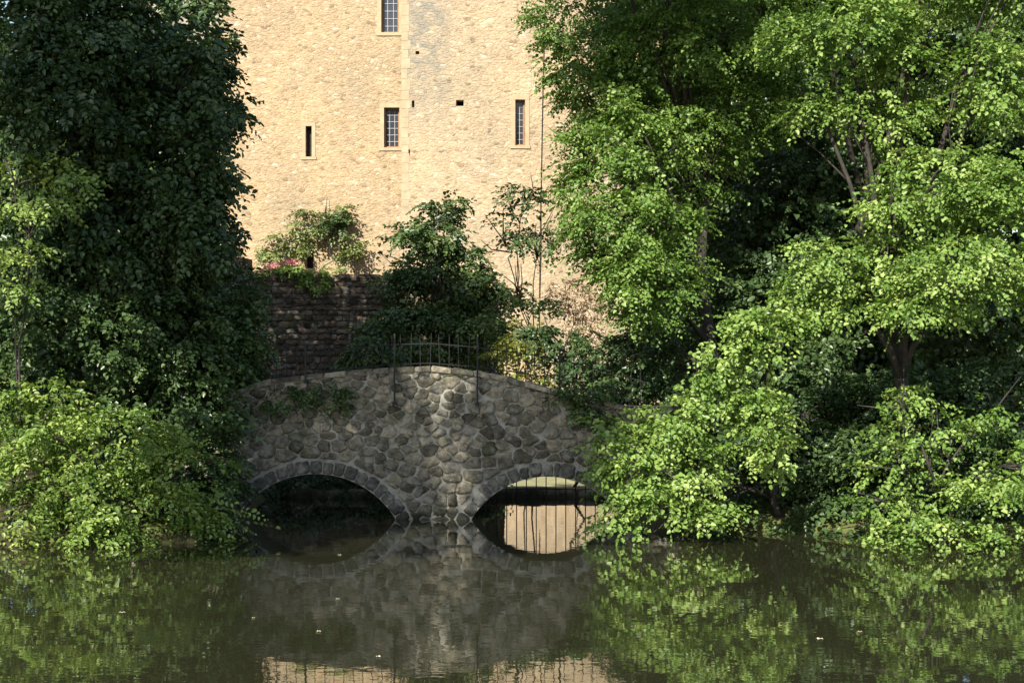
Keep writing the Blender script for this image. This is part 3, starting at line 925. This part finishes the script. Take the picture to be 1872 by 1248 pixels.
plant("background_tree", "dark dense tree behind the left trees shading the garden wall", "tree", gpos(120, 36), [
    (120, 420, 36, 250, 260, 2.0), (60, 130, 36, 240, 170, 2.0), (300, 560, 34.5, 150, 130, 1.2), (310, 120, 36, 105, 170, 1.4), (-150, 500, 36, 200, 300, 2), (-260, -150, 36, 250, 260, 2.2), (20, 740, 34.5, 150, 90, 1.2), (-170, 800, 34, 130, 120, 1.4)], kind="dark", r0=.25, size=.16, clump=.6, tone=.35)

# behind the bridge
plant("elder_bush", "dark green bush growing against the tower behind the bridge railing", "bush", gpos(800, 41), [
    (800, 385, 41.5, 24, 22, .35, dict(dens=.7)), (790, 435, 41.5, 55, 40, .6), (740, 470, 41.5, 36, 50, .5, dict(dens=.7)), (850, 460, 41.2, 26, 40, .4, dict(dens=.6)), (870, 530, 41, 26, 40, .4, dict(dens=.6)), (800, 540, 41, 95, 60, .9), (760, 620, 40, 110, 60, .9), (860, 610, 40.4, 60, 65, .7), (690, 640, 39, 55, 45, .6)], kind="dark", shape="oval", r0=.08, size=.14, tone=.6)
plant("twiggy_sapling", "sparse sapling with thin twigs in front of the tower base", "tree", gpos(975, 38), [
    (925, 420, 38, 45, 40, .4), (940, 520, 38, 50, 55, .4), (975, 600, 38, 50, 45, .4), (980, 410, 38, 20, 40, .3), (900, 560, 38, 30, 45, .3), (955, 355, 38, 14, 8, .2)], kind="dark", shape="oval", r0=.022, dens=.2, core=0, size=.12, tone=.5)
plant("holly_shrub", "small dark shrub hanging over the railing before the pale dry shrub", "bush", gpos(1040, 34.6), [
    (1010, 615, 34.6, 40, 20, .35), (1065, 640, 34.6, 45, 26, .4), (1120, 680, 33, 60, 45, .5)], kind="dark", r0=.03, size=.11, tone=.4)
plant("lime_shrub", "sunlit yellow green shrub behind the railing at the bridge's right half", "bush", gpos(965, 36), [
    (955, 655, 36, 38, 40, .45), (995, 690, 35.6, 30, 30, .4), (945, 620, 36.5, 25, 25, .3)], kind="yellow", r0=.02, size=.09, tone=.5)
plant("dry_shrub", "pale dry shrub at the right foot of the tower", "bush", gpos(1060, 46), [
    (1060, 570, 46, 40, 35, .5), (1085, 600, 45.5, 22, 20, .3), (1035, 540, 46.5, 25, 30, .3)], kind="pale", shape="oval", r0=.02, size=.1, tone=.5)
plant("parapet_weeds", "dark weeds growing over the left shoulder of the bridge", "weeds", P(560, 730, 30.1), [
    (520, 725, 30.0, 45, 16, .2), (585, 715, 29.98, 40, 18, .18), (610, 730, 29.95, 14, 18, .12)], kind="dark", r0=0, size=.07, clump=.2, length=.22, tone=.5, crown="foliage")
plant("bridge_creeper", "creeper hanging over the right shoulder of the bridge beside the bright bush", "creeper", P(1060, 735, 30.1), [
    (1030, 725, 29.97, 26, 14, .18), (1075, 735, 29.95, 35, 26, .2), (1090, 780, 29.93, 14, 30, .12)], kind="dark", r0=0, size=.08, clump=.2, length=.25, tone=.6, crown="foliage")

plant("arch_shade_shrub", "dark foliage by the right arch, and added dark shrub standing in for the shade behind the left arch", "bush", gpos(560, 34.6), [
    (490, 880, 34.2, 50, 26, .3), (570, 875, 34.3, 60, 30, .35), (660, 885, 34.2, 50, 26, .3), (845, 870, 34.3, 40, 40, .35)], kind="dark", r0=.02, size=.09, clump=.25, tone=.2)  # left-hand lobes added for the deep shade behind the left arch

# on the tower wall and the garden wall
wy = TY - .1
plant("wall_shrub", "pale green climber on the tower wall above the lowest slit window", "climber", P(590, 500, 50.8), [
    (588, 388, wy, 36, 14, .14), (622, 392, wy, 14, 14, .12), (560, 412, wy, 22, 9, .12), (635, 440, wy, 22, 26, .14), (650, 480, wy, 24, 24, .14)], kind="wall", shape="oval", r0=.018, size=.12, clump=.2, dens=.2, core=0, tone=.5, crown="foliage", trunk="stem")
plant("low_climber", "olive climber on the tower wall left of the lowest slit window", "climber", P(520, 500, 50.8), [
    (525, 440, wy, 34, 16, .16), (500, 460, wy, 20, 16, .14), (540, 450, wy, 16, 10, .12)], kind="wall", shape="oval", r0=.014, size=.12, clump=.2, dens=.25, core=0, tone=.45, crown="foliage", trunk="stem")
plant("shaded_tuft", "shaded right side of the pale climber on the tower wall, its shade put into dark leaves", "climber", P(612, 430, 51.4), [
    (614, 410, 51.6, 8, 14, .14)], kind="dark", shape="oval", r0=0, size=.15, clump=.3, dens=1, core=.2, tone=.3, crown="foliage")  # shaded side of the wall bush, shade put into the leaf colour
plant("trailing_plant", "bright green plant trailing over the top of the garden wall", "plant", P(575, 508, 44.1), [
    (550, 498, 44.15, 34, 7, .15), (578, 512, 43.9, 16, 16, .15)], kind="hazel", shape="oval", r0=0, size=.1, clump=.2, length=.25, tone=.7, crown="foliage")
for i, (x, y) in enumerate(((478, 492), (500, 490), (526, 485), (540, 490), (424, 458))):
    s_ = 1000 + i
    where = ("left end", "left part", "tallest spot", "right part", "raised left pier")[i]
    Y = 44.2
    t = empty("flowering_plant", tuple(P(x, 505, Y)), ("red flowers at the left end of the garden wall top", "red flowers second from the left on the garden wall top", "pink red flowers standing highest on the garden wall top", "red flowers beside the trailing green plant on the garden wall", "pink flowers above the raised left pier of the garden wall")[i], "flowers", "flowers along the garden wall top")
    lv = Leaves(s_); c, rad = L3(x, y - 4, Y, 11, 6, .12); lv.lobe(c, rad, size=.06, clump=.14, length=.14, nl=4, core=0, tone=.8, dens=.16); lv.build("blossom", LEAF["petal"], t, "round")
    lv = Leaves(s_ + 50); c, rad = L3(x, y + 9, Y, 13, 5, .15); lv.lobe(c, rad, size=.09, clump=.15, length=.2, nl=6, core=0, tone=.6); lv.build("foliage", LEAF["hazel"], t, "oval")

# unseen trees added on the camera's own bank to shade bridge and trees
def shade_caster_tree(cs, rads, label, dens=1.0, clump=.8, base=None, top=None):
    SEED[0] += 5
    cs = [np.array(c, float) for c in cs]; rads = [np.array(r) for r in rads]
    X, Y = base
    z0 = float(terrain(np.array(X), np.array(Y))) - .1
    t = empty("shade_caster_tree", (X, Y, z0), label, "tree")
    lv = Leaves(SEED[0])
    for c, r in zip(cs, rads): lv.lobe(c, r, size=.24, length=.8, clump=clump, core=.15, dens=dens)
    lv.build("crown", LEAF["hazel"], t)
    wood(t, (X, Y, z0), [(c + r * o * .5, r) for c, r in zip(cs, rads) for o in np.array([(.6, 0, 0), (-.6, 0, 0), (0, 0, .8)])], .2, "trunk", SEED[0], top)


def from_u(u, Y): return (u + Y * math.sin(SUN_AZ)) / math.cos(SUN_AZ)


shade_caster_tree([(from_u(-14.05, 14), 14, 12.9), (from_u(-10.5, 14), 14, 12.9), (from_u(-16.1, 14), 14, 17.3)], [(.85, 1.3, 3.2), (1.0, 1.5, 3.2), (1.1, 1.4, 1.6)], "unseen leaning tree added outside the view to the left to shade the bridge", clump=.45, base=(-20.5, 9), top=(-18, 10, 14.5))
shade_caster_tree([(from_u(-16.4, 10), 10, 24.6), (from_u(-9.7, 12), 12, 25.2)], [(2.1, 2.1, 4.2), (1.6, 1.6, 1.7)], "unseen taller tree added outside the view to shade the left trees and the hazel top", .68, base=(-21.5, 7), top=(-17.5, 9, 23.5))

# floating leaves and petals
FL = flat_mat("floating_petal", (.42, .38, .24), .6, noise=.15)
for i, (x, y, s_, lab) in enumerate(((1498, 1178, 1.5, "largest pale leaf floating on the water at lower right"), (1572, 1165, .8, "small pale leaf floating right of the largest floating leaf"),
        (223, 1129, 1.2, "pale leaf floating among the reflections of the left bush"), (621, 1022, .9, "pale leaf floating below the left arch"), (617, 1104, .8, "pale leaf floating in the middle of the bridge's reflection"),
        (582, 1164, .8, "pale leaf floating just above the reflected railing"), (692, 1211, 1.0, "pale leaf floating beside the reflected bright wall"), (485, 931, 1.3, "pale leaf floating in the mouth of the left arch"),
        (463, 1139, .7, "tiny pale leaf floating in dark water left of the bridge's reflection"), (1240, 1035, .8, "tiny pale leaf floating below the drooping bright bush"))):
    Y = CH * F / (y - HOR); X = (x - 936) * Y / F; r_ = .019 * s_
    a0 = rng.uniform(0, 6.28)
    V = [(X + r_ * (1.6 if k % 2 == 0 else 1.2) * math.cos(a0 + k * .785) * (1.3 if k in (0, 4) else 1), Y + r_ * 1.4 * math.sin(a0 + k * .785), .066 + .012 * (k % 2)) for k in range(8)] + [(X, Y, .064)]
    o = mesh("floating_leaf", V, [(k, (k + 1) % 8, 8) for k in range(8)], FL)
    tag(o, lab, "leaf", "pale leaves floating on the water")
print("leaves", NL[0])
